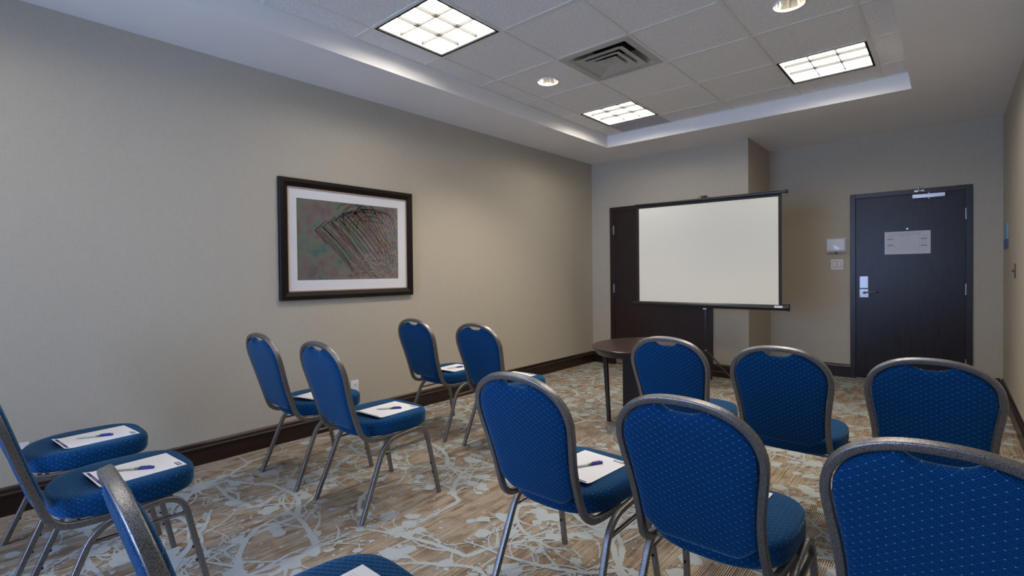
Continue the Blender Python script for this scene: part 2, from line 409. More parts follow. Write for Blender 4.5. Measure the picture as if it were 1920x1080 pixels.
def struct(o, label=None):
    o['kind'] = 'structure'
    if label: o['label'] = label
    return o
def tag(o, label, cat, group=None):
    o['label'] = label; o['category'] = cat
    if group: o['group'] = group
    return o
def thing(name, label, cat, loc=(0, 0, 0), rz=0.0, group=None):
    o = bpy.data.objects.new(name, None); COL.objects.link(o); o.empty_display_size = 0.1
    o.location = loc; o.rotation_euler = (0, 0, rz); return tag(o, label, cat, group)
def dup(root, loc, rz, label, group=None):
    r = root.copy(); COL.objects.link(r); r.location = loc; r.rotation_euler = (0, 0, rz); r['label'] = label
    if group: r['group'] = group
    for ch in list(root.children):
        c = ch.copy(); COL.objects.link(c); c.parent = r
        for g in list(ch.children):
            d = g.copy(); COL.objects.link(d); d.parent = c
    return r

# ------------------------------------------------------------------ room shell
def wall(name, lo, hi, label): 
    b = MB(); b.box(lo, hi); return struct(b.build(name, M['wall']), label)
wall('wall_left', (WL - .12, RY - .12, 0), (WL, WB + .12, ZS + .2), 'long beige textured left wall behind the framed picture')
wall('wall_back', (WL, WB, 0), (SX, WB2 + .12, ZS + .2), 'nearer part of the back wall with the mahogany door')
wall('wall_alcove', (SX, WB2, 0), (WR, WB2 + .12, ZS + .2), 'recessed part of the back wall with the dark entry door')
wall('wall_right', (WR, RY - .12, 0), (WR + .12, WB2 + .12, ZS + .2), 'beige right wall at the edge of the photo')
b = MB()
b.box((WL, RY - .12, 0), (WR, RY, WZ0)); b.box((WL, RY - .12, WZ1), (WR, RY, ZS + .2))
b.box((WL, RY - .12, WZ0), (WX0, RY, WZ1)); b.box((WX1, RY - .12, WZ0), (WR, RY, WZ1))
struct(b.build('wall_window_side', M['wall']), 'wall behind the camera with the window')
win = thing('window_1', 'wide window in the wall behind the camera', 'window'); del win['category']; struct(win)
b = MB()
for x in (WX0, WX0 + (WX1 - WX0) / 3, WX0 + 2 * (WX1 - WX0) / 3, WX1 - .05): b.box((x, RY - .09, WZ0), (x + .05, RY - .04, WZ1))
b.box((WX0, RY - .09, WZ0), (WX1, RY - .04, WZ0 + .05)); b.box((WX0, RY - .09, WZ1 - .05), (WX1, RY - .04, WZ1))
b.build('window_frame', M['dark_steel'], win)
b = MB(); b.quad((WX0, RY - .065, WZ0), (WX1, RY - .065, WZ0), (WX1, RY - .065, WZ1), (WX0, RY - .065, WZ1)); b.build('window_pane', M['glass'], win)

# floor: striped carpet with a raised pale branch pattern
rnd = random.Random(11)
b = MB(); b.recalc = False
b.quad((WL, RY, 0), (WR, RY, 0), (WR, WB2, 0), (WL, WB2, 0))
b.cur = 1
ZC = 0.0012
def inside(x, y): return WL + .03 < x < WR - .03 and -0.6 < y < WB2 - .03
def ribbon(pts, w0, w1):
    L = []; R = []; ZC = .001 + rnd.random() * .0015
    n = len(pts)
    for i, p in enumerate(pts):
        q = pts[min(i + 1, n - 1)]; o = pts[max(i - 1, 0)]
        dx, dy = q[0] - o[0], q[1] - o[1]; d = sqrt(dx * dx + dy * dy) + 1e-9
        w = (w0 + (w1 - w0) * i / (n - 1)) * rnd.uniform(.72, 1.28) / 2
        L.append((p[0] - dy / d * w, p[1] + dx / d * w)); R.append((p[0] + dy / d * w, p[1] - dx / d * w))
    for i in range(n - 1):
        if inside(*pts[i]) and inside(*pts[i + 1]):
            b.quad((*R[i], ZC), (*R[i + 1], ZC), (*L[i + 1], ZC), (*L[i], ZC))
def blob(x, y, r, asp=1.0, rot=0.0):
    if not inside(x, y): return
    ZC = .001 + rnd.random() * .0015
    n = 14; i0 = len(b.v); ph = [rnd.uniform(.74, 1.18) for _ in range(n)]
    for k in range(n):
        a = 2 * pi * k / n; px_, py_ = r * ph[k] * cos(a) * asp, r * ph[k] * sin(a)
        b.v.append((x + px_ * cos(rot) - py_ * sin(rot), y + px_ * sin(rot) + py_ * cos(rot), ZC))
    b.face(range(i0, i0 + n))
def branch(x, y, ang, length, w, depth):
    n = max(5, int(length / 0.03)); pts = [(x, y)]; a = ang; curv = rnd.uniform(-1.5, 1.5) / n; side = rnd.choice((-1, 1)); last = 0
    for i in range(n):
        a += curv + rnd.uniform(-.13, .13); x += cos(a) * length / n; y += sin(a) * length / n; pts.append((x, y))
        if depth > 0 and i - last >= 2 and rnd.random() < .52:
            side = -side; last = i
            branch(x, y, a + side * rnd.uniform(.55, 1.0), length * rnd.uniform(.30, .55) * (1.1 - .5 * i / n), max(.007, w * (1 - i / n * .6) * rnd.uniform(.5, .7)), depth - 1)
        if rnd.random() < .06: blob(x + rnd.uniform(-.035, .035), y + rnd.uniform(-.035, .035), rnd.uniform(.006, .014))
    ribbon(pts, w, max(w * .35, .0055))
    if depth <= 1 and rnd.random() < .22:
        blob(x, y, rnd.uniform(.014, .034), rnd.uniform(1.0, 1.5), rnd.uniform(0, pi))
gy = -0.5
while gy < WB2:
    gx = WL
    while gx < WR:
        x0, y0 = gx + rnd.uniform(0, .5), gy + rnd.uniform(0, .5); a0 = rnd.uniform(0, 2 * pi)
        for k in range(rnd.choice((2, 2, 3))):
            branch(x0, y0, a0 + k * 2.1 + rnd.uniform(-.4, .4), rnd.uniform(.40, .75), rnd.uniform(.022, .036), 3)
        for k in range(3): blob(gx + rnd.uniform(0, .5), gy + rnd.uniform(0, .5), rnd.uniform(.025, .052), rnd.uniform(1.0, 1.6), rnd.uniform(0, pi))
        for k in range(24): blob(gx + rnd.uniform(0, .5), gy + rnd.uniform(0, .5), rnd.uniform(.003, .009))
        gx += .50
    gy += .50
struct(b.build('floor', [M['carpet'], M['carpet_pale']]), 'brown striped carpet with pale branch pattern')

# ceiling: soffit, raised tray with tiles
b = MB(); b.recalc = False
def dq(x0, y0, x1, y1, z): b.quad((x0, y0, z), (x0, y1, z), (x1, y1, z), (x1, y0, z))
for (x0, y0, x1, y1) in ((WL, RY, TXL, WB2), (TXR, RY, WR, WB2), (TXL, RY, TXR, TYF), (TXL, TYB, TXR, WB2)): dq(x0, y0, x1, y1, ZS)
b.quad((TXL, TYF, ZS), (TXL, TYB, ZS), (TXL, TYB, ZT + .12), (TXL, TYF, ZT + .12))
b.quad((TXR, TYB, ZS), (TXR, TYF, ZS), (TXR, TYF, ZT + .12), (TXR, TYB, ZT + .12))
b.quad((TXL, TYB, ZS), (TXR, TYB, ZS), (TXR, TYB, ZT + .12), (TXL, TYB, ZT + .12))
b.quad((TXR, TYF, ZS), (TXL, TYF, ZS), (TXL, TYF, ZT + .12), (TXR, TYF, ZT + .12))
b.quad((WL, RY, ZT + .2), (WL, WB2, ZT + .2), (WR, WB2, ZT + .2), (WR, RY, ZT + .2))
xs = [TXL] + [GX0 + T * i for i in range(5)] + [TXR]
ys = [y for y in [GY0 + T * j for j in range(-7, 5)] if y > TYF] ; ys = [TYF] + ys + [TYB]
def cell(i, j): return (GX0 + T * i, GY0 + T * j)
troffers = [(0, -1), (0, 3), (3, 3), (3, -1), (0, -5)]  # last cell: unseen panel added to brighten the left end of the room
vents = [(1, 1)]
downs = [(0, 1), (3, 1)]
def near(a, c): return abs(a - c) < .01
ZTILE = ZT + .005
for i in range(len(xs) - 1):
    for j in range(len(ys) - 1):
        x0, x1, y0, y1 = xs[i], xs[i + 1], ys[j], ys[j + 1]
        hit = None
        for lst, nm in ((troffers, 't'), (vents, 'v'), (downs, 'd')):
            for (ci, cj) in lst:
                cx, cy = cell(ci, cj)
                if near(cx, x0) and near(cy, y0) and near(y1 - y0, T): hit = nm
        b.cur = 2 if (near(x0, GX0) and near(y0, GY0 + 4 * T)) else 1
        if hit in ('t', 'v'): continue
        if hit == 'd':
            cx, cy = (x0 + x1) / 2, (y0 + y1) / 2; n = 32; r = .078
            ring = [(cx + r * cos(2 * pi * k / n), cy + r * sin(2 * pi * k / n)) for k in range(n)]
            def onsq(k):
                a = 2 * pi * k / n; c, s_ = cos(a), sin(a); h = T / 2; m = h / max(abs(c), abs(s_)); return (cx + c * m, cy + s_ * m)
            for k in range(n):
                p, q = ring[k], ring[(k + 1) % n]; P, Q = onsq(k), onsq(k + 1)
                b.quad((*p, ZTILE), (*q, ZTILE), (*Q, ZTILE), (*P, ZTILE))
        else: dq(x0, y0, x1, y1, ZTILE)
b.cur = 3
for x in xs[1:-1]: b.box((x - .012, TYF, ZT), (x + .012, TYB, ZT + .02))
for y in ys[1:-1]: b.box((TXL, y - .012, ZT + .0008), (TXR, y + .012, ZT + .02))
for (x0, x1, y0, y1) in ((TXL, TXL + .014, TYF, TYB), (TXR - .014, TXR, TYF, TYB), (TXL, TXR, TYB - .014, TYB), (TXL, TXR, TYF, TYF + .014)): b.box((x0, y0, ZT + .001), (x1, y1, ZT + .02))
struct(b.build('ceiling', [M['soffit'], M['tile'], M['tile_dull'], M['tbar']]), 'white soffit around a raised tray of square acoustic tiles')

# baseboards
BH, BT = .148, .02
prof = [(0, 0), (BT, 0), (BT, .098), (BT + .006, .102), (BT + .006, .112), (BT - .004, .120), (BT - .006, .132), (BT - .010, .140), (.004, .148), (0, .148)]
def baseboard(name, pts_fn, a, c, axis, label):
    b = MB(); b.prism([pts_fn(p) for p in prof], a, c, axis); return struct(b.build(name, M['base'] if axis == 'y' else M['base_x']), label)
baseboard('baseboard_left', lambda p: (WL + p[0], p[1]), RY, WB, 'y', 'dark espresso baseboard along the left wall')
baseboard('baseboard_right', lambda p: (WR - p[0], p[1]), RY, WB2, 'y', 'dark baseboard along the right wall')
bx = lambda Y: (lambda p: (Y - p[0], p[1]))
def base_x(name, x0, x1, Y, label):
    b = MB(); b.prism([(Y - p[0], p[1]) for p in prof], x0, x1, 'x'); return struct(b.build(name, M['base_x']), label)
base_x('baseboard_back_corner', WL + .001, -3.437, WB, 'short baseboard between the left wall and the mahogany door')
base_x('baseboard_back', -2.089, SX + BT, WB, 'baseboard right of the mahogany door')
baseboard('baseboard_return', lambda p: (SX + p[0], p[1]), WB - BT, WB2, 'y', 'baseboard on the side of the projecting wall')
base_x('baseboard_alcove_left', SX + BT, -.857, WB2, 'baseboard left of the entry door')
base_x('baseboard_alcove_right', .172, WR - BT, WB2, 'baseboard right of the entry door')

# doors
def make_door(name, x0, x1, Y, ztop, fw, leafm, framem, label):
    d = bpy.data.objects.new(name, None); COL.objects.link(d); d.location = ((x0 + x1) / 2, Y, 0); struct(d, label)
    cx = (x0 + x1) / 2; X0, X1 = x0 - cx, x1 - cx
    b = MB()
    b.box((X0, -.022, 0), (X0 + fw, .0, ztop)); b.box((X1 - fw, -.022, 0), (X1, .0, ztop)); b.box((X0 + fw, -.022, ztop - fw), (X1 - fw, .0, ztop))
    b.box((X0 + fw, -.010, 0), (X0 + fw + .006, .0, ztop - fw)); b.box((X1 - fw - .006, -.010, 0), (X1 - fw, 0, ztop - fw)); b.box((X0 + fw + .006, -.010, ztop - fw - .006), (X1 - fw - .006, 0, ztop - fw))
    b.build('door_frame', framem, d, bevel=.002)
    b = MB(); b.box((X0 + fw + .004, -.008, .012), (X1 - fw - .004, -.001, ztop - fw - .004)); b.build('door_leaf', leafm, d, bevel=.0015)
    return d, X0 + fw, X1 - fw
d1, l0, l1 = make_door('door_1', -3.436, -2.089, WB, 2.091, .055, M['door_red'], M['frame_red'], 'mahogany door partly behind the projection screen')
def hinge(parent, x, z, h=.115):
    b = MB(); b.lathe([(0.0, -h / 2), (.006, -h / 2), (.006, h / 2), (0, h / 2)], (x, -.0235, z), 12)
    b.box((x - .006, -.0235, z - h / 2), (x + .006, -.008, z + h / 2)); b.build('hinge', M['steel'], parent, smooth=True)
for z in (1.79, 1.015, .2): hinge(d1, l0, z)
b = MB(); b.box((l0 + .02, -.0105, .02), (l1 - .02, -.0078, .25)); b.build('kick_plate', mk_brushed('brass_kick_plate', lin(186, 178, 152), .35), d1)
b = MB(); b.lathe([(0, -.075), (.022, -.075), (.028, -.066), (.026, -.05), (.012, -.042), (.012, -.012), (.032, -.010), (.032, -.008)], (l1 - .07, 0, .98), 20, 'y'); b.build('door_knob', M['steel'], d1, smooth=True)
d2, l0, l1 = make_door('door_2', -.856, .172, WB2, 2.078, .05, M['door'], M['frame_dark'], 'dark wood entry door with notice and closer')
for z in (1.785, 1.02, .255): hinge(d2, l1, z)
o2 = d2.location.x
# lock
def rrect(x0, z0, x1, z1, r, k=5):
    out = []
    for (cx, cz, a0) in ((x1 - r, z1 - r, 0), (x0 + r, z1 - r, 90), (x0 + r, z0 + r, 180), (x1 - r, z0 + r, 270)):
        for i in range(k + 1):
            a = radians(a0 + 90 * i / k); out.append((cx + r * cos(a), cz + r * sin(a)))
    return out
b = MB(); b.prism(rrect(-.768 - o2, .918, -.683 - o2, 1.156, .01), -.03, -.008, 'y')
lock = b.build('door_lock', M['lockwhite'], d2, bevel=.004)
b = MB(); b.prism(rrect(-.766 - o2, 1.022, -.685 - o2, 1.154, .006), -.040, -.030, 'y'); b.build('card_reader', M['lockwhite'], lock, bevel=.004)
b = MB(); b.box((-.767 - o2, -.033, 1.013), (-.684 - o2, -.029, 1.021)); b.build('gap_strip', M['slot'], lock)
b = MB(); b.lathe([(0, -.062), (.014, -.062), (.014, -.03)], (-.722 - o2, 0, .973), 16, 'y')
b.sweep(fillet([(-.722 - o2, -.06, .973), (-.70 - o2, -.064, .978), (-.62 - o2, -.062, .984), (-.60 - o2, -.058, .980)], .01), rsec(.012, .016, .004), (0, 0, 1)); b.build('lever_handle', M['dark_steel'], lock, smooth=True)
# peephole
b = MB(); b.lathe([(0, -.012), (.008, -.012), (.010, -.009), (.010, -.004)], (-.345 - o2, -.002, 1.663), 16, 'y'); b.build('door_viewer', M['steel'], d2, smooth=True)
# notice
b = MB(); X0, X1, Z0, Z1 = -.54 - o2, -.152 - o2, 1.393, 1.637
b.quad((X0, -.0105, Z0), (X1, -.0105, Z0), (X1, -.0105, Z1), (X0, -.0105, Z1), [(0, 0), (1, 0), (1, 1), (0, 1)])
for q in (((X0, -.0105, Z0), (X0, -.0105, Z1), (X0, -.008, Z1), (X0, -.008, Z0)), ((X1, -.0105, Z1), (X1, -.0105, Z0), (X1, -.008, Z0), (X1, -.008, Z1)), ((X0, -.0105, Z1), (X1, -.0105, Z1), (X1, -.008, Z1), (X0, -.008, Z1)), ((X1, -.0105, Z0), (X0, -.0105, Z0), (X0, -.008, Z0), (X1, -.008, Z0))): b.quad(*q, [(0, 0)] * 4)
b.recalc = False
b.build('notice', M['signprint'], d2)
# closer
b = MB(); b.box((-.301 - o2, -.062, 1.974), (-.034 - o2, -.008, 2.018))
cl = b.build('door_closer', M['steel'], d2, bevel=.005)
b = MB(); b.lathe([(0, -.052 + .04), (.014, -.012), (.014, .0), (0, .0)], (-.165 - o2, -.035, 1.974), 14); b.lathe([(0, 0), (.013, 0), (.013, .014), (0, .014)], (-.165 - o2, -.035, 2.018), 14)
b.build('spindle', M['steel'], cl, smooth=True)
b = MB(); b.sweep([(-.165 - o2, -.035, 2.034), (-.235 - o2, -.12, 2.036)], rsec(.022, .006, .002), (0, 0, 1)); b.sweep([(-.235 - o2, -.12, 2.042), (-.25 - o2, -.028, 2.060)], rsec(.02, .006, .002), (0, 0, 1)); b.box((-.285 - o2, -.034, 2.045), (-.205 - o2, -.022, 2.062)); b.lathe([(0, 0), (.008, 0), (.008, .05), (0, .05)], (-.248 - o2, -.05, 2.045), 10)
b.build('closer_arm', M['steel'], cl, smooth=True)

# ------------------------------------------------------------------ light fittings, vent
def make_troffer(label):
    t = thing('ceiling_light', label, 'ceiling light', group='square ceiling light panels')
    h = T / 2; g = .012; o = h - g; w = .016
    b = MB()
    for (x0, y0, x1, y1) in ((-o, -o, o, -o + w), (-o, o - w, o, o), (-o, -o + w, -o + w, o - w), (o - w, -o + w, o, o - w)): b.box((x0, y0, .001), (x1, y1, .012))
    b.build('frame', M['black_gap'], t)
    b = MB(); i_ = o - w
    for (x0, y0, x1, y1) in ((-o, -o, o, -i_), (-o, i_, o, o), (-o, -i_, -i_, i_), (i_, -i_, o, i_)): b.box((x0, y0, .012), (x1, y1, .07))
    b.box((-o, -o, .07), (o, o, .08)); b.build('housing', M['white'], t)
    b = MB(); b.recalc = False; b.quad((-i_, -i_, .045), (-i_, i_, .045), (i_, i_, .045), (i_, -i_, .045)); b.build('diffuser', M['panel'], t)
    b = MB(); c = 2 * i_ / 3
    for k in (1, 2): b.box((-i_ + k * c - .0035, -i_, .020), (-i_ + k * c + .0035, i_, .043)); b.box((-i_, -i_ + k * c - .0035, .0205), (i_, -i_ + k * c + .0035, .0425))
    b.build('louver', M['louver'], t); return t
tl = ['square lit ceiling panel nearest the camera, beside the left soffit', 'small lit ceiling panel in the far left corner of the tray', 'lit ceiling panel on the right, above the dark entry door', None, None, None]
proto = None
for (ci, cj), lb in zip(troffers, tl):
    cx, cy = cell(ci, cj); loc = (cx + T / 2, cy + T / 2, ZT)
    lb = lb or ['lit ceiling panel just above the photo edge on the right', 'added unseen ceiling panel behind the camera, brightening the left end', 'lit ceiling panel behind the camera on the right'][troffers.index((ci, cj)) - 3]
    if proto is None: proto = make_troffer(lb); proto.location = loc
    else: dup(proto, loc, 0, lb)
def make_down(label):
    t = thing('downlight', label, 'ceiling light', group='round recessed downlights')
    b = MB(); b.lathe([(.078, .012), (.084, -.002), (.086, -.003), (.090, .0), (.090, .007)], (0, 0, 0), 40); b.build('trim_ring', M['white'], t, smooth=True)
    b = MB(); b.lathe([(.0785, .008), (.074, .03), (.064, .07), (.05, .10), (.034, .115)], (0, 0, 0), 40); b.recalc = True; b.build('reflector', M['chrome'], t, smooth=True)
    b = MB(); b.lathe([(0, .085), (.018, .088), (.026, .1), (.030, .115)], (0, 0, 0), 20); b.build('lamp', M['lamp'], t, smooth=True)
    ld = bpy.data.lights.new('lamp_light', 'SPOT'); ld.energy = SPOT_W; ld.color = (1.0, 0.86, 0.68); ld.spot_size = radians(125); ld.spot_blend = 0.5; ld.shadow_soft_size = 0.03
    lo = bpy.data.objects.new('lamp_light', ld); COL.objects.link(lo); lo.parent = t; lo.location = (0, 0, .075)
    return t
dl = ['small round recessed downlight between the vent and the left soffit', 'round recessed downlight cut by the top edge of the photo', 'downlight behind the camera on the left', 'downlight behind the camera on the right']
proto = None
for (ci, cj), lb in zip(downs, dl):
    cx, cy = cell(ci, cj); loc = (cx + T / 2, cy + T / 2, ZTILE - .006)
    if proto is None: proto = make_down(lb); proto.location = loc
    else: dup(proto, loc, 0, lb)
# supply air diffuser
cx, cy = cell(1, 1)
v = thing('air_vent', 'square stepped air vent in the middle of the ceiling tiles', 'vent', (cx + T / 2, cy + T / 2, ZT))
def sqring(b, a0, z0, a1, z1):
    for k in range(4):
        c = [(-1, -1), (1, -1), (1, 1), (-1, 1)]; p, q = c[k], c[(k + 1) % 4]
        b.quad((p[0] * a0, p[1] * a0, z0), (q[0] * a0, q[1] * a0, z0), (q[0] * a1, q[1] * a1, z1), (p[0] * a1, p[1] * a1, z1))
def vane(b, ao, zo, ai, zi, th=.004):
    sqring(b, ao, zo, ai, zi); sqring(b, ai, zi, ai, zi + th); sqring(b, ai, zi + th, ao, zo + th); sqring(b, ao, zo + th, ao, zo)
b = MB(); h = T / 2 - .012
sqring(b, h, .002, .245, -.002); sqring(b, .245, -.002, .225, .012); sqring(b, .225, .012, .15, .10); sqring(b, h, .002, h, .02)
b.recalc = False; b.build('flange', M['vent'], v)
b = MB(); b.recalc = False; sqring(b, .151, .10, .151, .19); b.quad((-.151, -.151, .19), (-.151, .151, .19), (.151, .151, .19), (.151, -.151, .19)); b.build('duct', M['duct'], v)
for (ao, ai, z) in ((.198, .150, -.012), (.138, .096, -.014)):
    b = MB(); vane(b, ao, z, ai, z + .012); sqring(b, ai, z + .012, ai - .02, z + .045); b.build('vane', M['vent'], v)
b = MB(); sqring(b, .082, -.016, .05, -.010); b.quad((-.05, -.05, -.010), (-.05, .05, -.010), (.05, .05, -.010), (.05, -.05, -.010)); sqring(b, .082, -.016, .082, -.010); b.quad((-.082, -.082, -.009), (.082, -.082, -.009), (.082, .082, -.009), (-.082, .082, -.009)); b.build('centre_plate', M['vent'], v)
b = MB(); b.lathe([(0, -.013), (.006, -.013), (.006, -.009)], (0, 0, 0), 12); b.build('screw', M['steel'], v)

# ------------------------------------------------------------------ banquet chair
# local frame: rear feet on y = 0, front feet on y = .50, facing +Y
HW = .209
def back_y(z):
    pts = [(.40, .060), (.455, .024), (.51, .006), (.60, -.022), (.72, -.056), (.83, -.088), (.915, -.112)]
    if z <= pts[0][0]: return pts[0][1]
    for (a, b_), (c, d) in zip(pts, pts[1:]):
        if z <= c: return b_ + (d - b_) * (z - a) / (c - a)
    return pts[-1][1] + (z - .915) * -.28
def back_n(z):
    d = .02; n = Vector((0, -(2 * d), back_y(z + d) - back_y(z - d))); n.normalize(); return n   # rearward normal
def side_w(z):   # half width of the frame centre line
    pts = [(.40, .182), (.46, .177), (.52, .176), (.58, .178), (.65, .186), (.70, .194), (.745, HW - .010)]
    if z <= pts[0][0]: return pts[0][1]
    for (a, b_), (c, d) in zip(pts, pts[1:]):
        if z <= c: return b_ + (d - b_) * (z - a) / (c - a)
    return pts[-1][1]
def make_chair(label):
    t = thing('banquet_chair', label, 'chair', group='blue banquet chairs')
    # back frame
    right = [(.197, .245, .3925), (.191, .190, .389), (.187, .145, .387), (.184, .105, .389), (.183, .070, .398), (.181, .040, .424), (.178, .022, .462)]
    right += [(side_w(z), back_y(z), z) for z in (.52, .58, .64, .70, .745)]
    top = []
    A = HW - .010; zc = .745; hz = .893 - zc; n_ = 2.35
    for k in range(1, 24):
        a = pi / 2 * k / 12.0
        if k == 12: continue
        c_, s_ = cos(a), sin(a)
        x = A * (abs(c_) ** (2 / n_)) * (1 if c_ > 0 else -1); z = zc + hz * abs(s_) ** (2 / n_); top.append((x, back_y(z), z))
    top.insert(11, (0, back_y(.893), .893))
    left = [(-x, y, z) for (x, y, z) in reversed(right)]
    path = smooth_path(right + top + left, 3)
    def nrm(p):
        if p.z < .46: 
            f = max(0, min(1, (p.z - .385) / .075)); v_ = Vector((0, 0, -1)).lerp(back_n(.5), f); return v_.normalized()
        return back_n(p.z)
    b = MB(); b.sweep(path, rsec(.021, .0235, .004, 3), [nrm(p) for p in path]); b.build('back_frame', M['hammered'], t, smooth=True, angle=50)
    # back pad
    b = MB(); NU, NV = 52, 36
    def innerw(z): return side_w(z) - .012
    def ztop(x):
        q = min(1, abs(x) / (A - .012)); z = zc + (hz - .0135) * (1 - q ** n_) ** (1 / n_)
        return z - .021 * (1 - min(1, abs(x) / .060) ** 3)
    def zbot(x):
        q = min(1, abs(x) / .166); return .452 + .050 * max(0, (q - .62) / .38) ** 1.5
    grid = []
    for i in range(NU + 1):
        u = sin(pi / 2 * (2 * i / NU - 1)); u = .5 * u + .5 * (2 * i / NU - 1); row = []
        xt = u * (A - .012); z1 = ztop(xt); z0 = zbot(u * .166)
        for j in range(NV + 1):
            w = j / NV; w = .5 * (0.5 - 0.5 * cos(pi * w)) + .5 * w
            z = z0 + (z1 - z0) * w; x = u * innerw(min(z, zc)) if z < zc else xt
            edge = (1 - abs(u) ** 9) * (1 - abs(2 * w - 1) ** 14); th = .0175 * max(0, edge) ** .42
            row.append((x, z, th, w))
        grid.append(row)
    for sgn in (1, -1):
        base = len(b.v)
        for i in range(NU + 1):
            for j in range(NV + 1):
                x, z, th, w = grid[i][j]; n = back_n(z); k = th * (1.0 if sgn > 0 else 1.25)
                b.v.append((x, back_y(z) + n.y * k * sgn, z + n.z * k * sgn))
        for i in range(NU):
            for j in range(NV):
                q = [(i, j), (i + 1, j), (i + 1, j + 1), (i, j + 1)]
                if sgn < 0: q = q[::-1]
                b.face([base + a * (NV + 1) + c for a, c in q], [(grid[a][c][0], grid[a][c][1] * 1.03) for a, c in q])
    b.build('backrest', M['fabric'], t, smooth=True, weld=True, angle=80)
    # seat
    b = MB(); N = 56; yc = .27
    def rim(a):
        c_, s_ = cos(a), sin(a)
        if s_ >= 0: n = 3.4; rx, ry = .208, .225
        else: n = 2.7; rx, ry = .208, .222
        return (rx * abs(c_) ** (2 / n) * (1 if c_ >= 0 else -1), ry * abs(s_) ** (2 / n) * (1 if s_ >= 0 else -1))
    rings = [(.90, .401), (.970, .402), (.990, .408), (1.002, .420), (1.004, .432), (1.001, .4365), (1.005, .441), (1.006, .456), (.992, .468), (.965, .4755), (.91, .4795), (.8, .481), (.55, .482), (.25, .482)]
    angs = [2 * pi * k / N for k in range(N)]
    per = [0.0]
    for k in range(N):
        p, q = rim(angs[k]), rim(angs[(k + 1) % N]); per.append(per[-1] + sqrt((p[0] - q[0]) ** 2 + (p[1] - q[1]) ** 2))
    base = len(b.v)
    for (s, z) in rings:
        for a in angs:
            x, y = rim(a); b.v.append((x * s, yc + y * s, z - (.010 * max(0, -y / .222) ** 2 if z > .45 else 0)))
    def uvof(r, k):
        s, z = rings[r]; x, y = rim(angs[k % N])
        return (x * s, y * s)
    for r in range(len(rings) - 1):
        for k in range(N):
            idx = [base + r * N + k, base + r * N + (k + 1) % N, base + (r + 1) * N + (k + 1) % N, base + (r + 1) * N + k]
            if r <= 7: uv = [(per[k], rings[r][1]), (per[k + 1], rings[r][1]), (per[k + 1], rings[r + 1][1]), (per[k], rings[r + 1][1])]
            else: uv = [uvof(r, k), uvof(r, k + 1), uvof(r + 1, k + 1), uvof(r + 1, k)]
            b.face(idx, uv)
    L = len(rings) - 1; b.face([base + L * N + k for k in range(N)], [uvof(L, k) for k in range(N)])
    b.cur = 1; b.face([base + k for k in range(N)][::-1], [(0, 0)] * N)
    b.build('seat', [M['fabric'], M['under']], t, smooth=True, angle=75)
    # side frames
    for sx in (1, -1):
        P = [(.226 * sx, 0, 0), (.212 * sx, .130, .318), (.206 * sx, .205, .383), (.206 * sx, .375, .395), (.209 * sx, .428, .345), (.226 * sx, .500, 0)]
        path = fillet([P[0], (.2095 * sx, .158, .378), (.2075 * sx, .418, .398), P[5]], [.085, .075], 8)
        k = len(path)
        i1, i2 = 9, k - 10
        sec = rsec(.021, .021, .0035, 3)
        nr = (sx, 0, 0)
        b = MB(); b.sweep(path[:i1 + 1], sec, nr); b.build('leg', M['hammered'], t, smooth=True, angle=50)
        b = MB(); b.sweep(path[i1:i2 + 1], sec, nr); b.build('side_rail', M['hammered'], t, smooth=True, angle=50)
        b = MB(); b.sweep(path[i2:], sec, nr); b.build('leg', M['hammered'], t, smooth=True, angle=50)
        b = MB(); b.sweep([(.210 * sx, .133, .318), (.2095 * sx, .434, .322)], rsec(.010, .017, .004), nr); b.build('stretcher', M['hammered'], t, smooth=True, angle=50)
        for (py, pz) in ((.054, .105), (.078, .165), (.475, .125), (.463, .18)):
            d = 1 if py < .2 else -1
            x_ = (.226 - (.0165 * min(1, pz / .378))) * sx
            yy = (.158 / .378) * pz if py < .2 else .5 - (.082 / .398) * pz
            b = MB(); b.lathe([(.0, 0), (.0055, 0), (.0055, .006), (.003, .009), (0, .009)], (x_, yy + .009, pz), 10, 'y') if d > 0 else b.lathe([(.0, 0), (.0055, 0), (.0055, -.006), (.003, -.009), (0, -.009)], (x_, yy - .009, pz), 10, 'y')
            b.build('bumper', M['rubber'], t, smooth=True)
    for (cy_, cz_) in ((.118, .388), (.385, .396)):
        b = MB(); b.sweep([(-.2, cy_, cz_), (.2, cy_, cz_)], circ(.006, 10), (0, 1, 0)); b.build('cross_bar', M['hammered'], t, smooth=True)
    return t
chairs = [
 # key, x, y(rear feet), rz, label
 ('A1', -3.043, 1.335, 0.0, 'blue chair against the left wall below the left end of the framed picture'),
 ('A2', -2.413, 1.362, 0.0, 'blue chair below the picture, all four of its legs visible'),
 ('B1', -3.03, 2.445, 0.0, 'blue chair against the left wall just beyond the right end of the framed picture'),
 ('B2', -2.405, 2.475, 0.0, 'farther left-block blue chair, overlapped by a nearer chair back'),
 ('C1', -3.09, 0.19, 0.0, 'blue chair in the lower left corner, seat nearest the wall outlet'),
 ('C2', -2.455, 0.20, 0.0, 'blue chair whose back is cut off by the left photo edge'),
 ('C3', -1.075, 0.30, -0.05, 'nearest blue chair seen edge-on, its speckled frame in the lower left foreground'),
 ('A3', -1.10, 1.372, 0.0, 'blue chair left of three in the nearer right row, white pad showing beside its back'),
 ('A4', -0.545, 1.41, 0.0, 'large blue chair in the middle of the nearer right row'),
 ('A5', -0.012, 1.37, 0.0, 'largest blue chair back cut off at the lower right corner'),
 ('B3', -1.098, 2.555, 0.0, 'front row blue chair directly before the low dark table'),
 ('B4', -0.574, 2.535, 0.0, 'front row blue chair below the right end of the screen'),
 ('B5', -0.053, 2.535, 0.0, 'front row blue chair in front of the dark entry door'),
]
CH = {}
proto = None
for key, x, y, rz, lb in chairs:
    if proto is None: proto = make_chair(lb); proto.location = (x, y, 0); CH[key] = proto
    else: CH[key] = dup(proto, (x, y, 0), rz, lb)

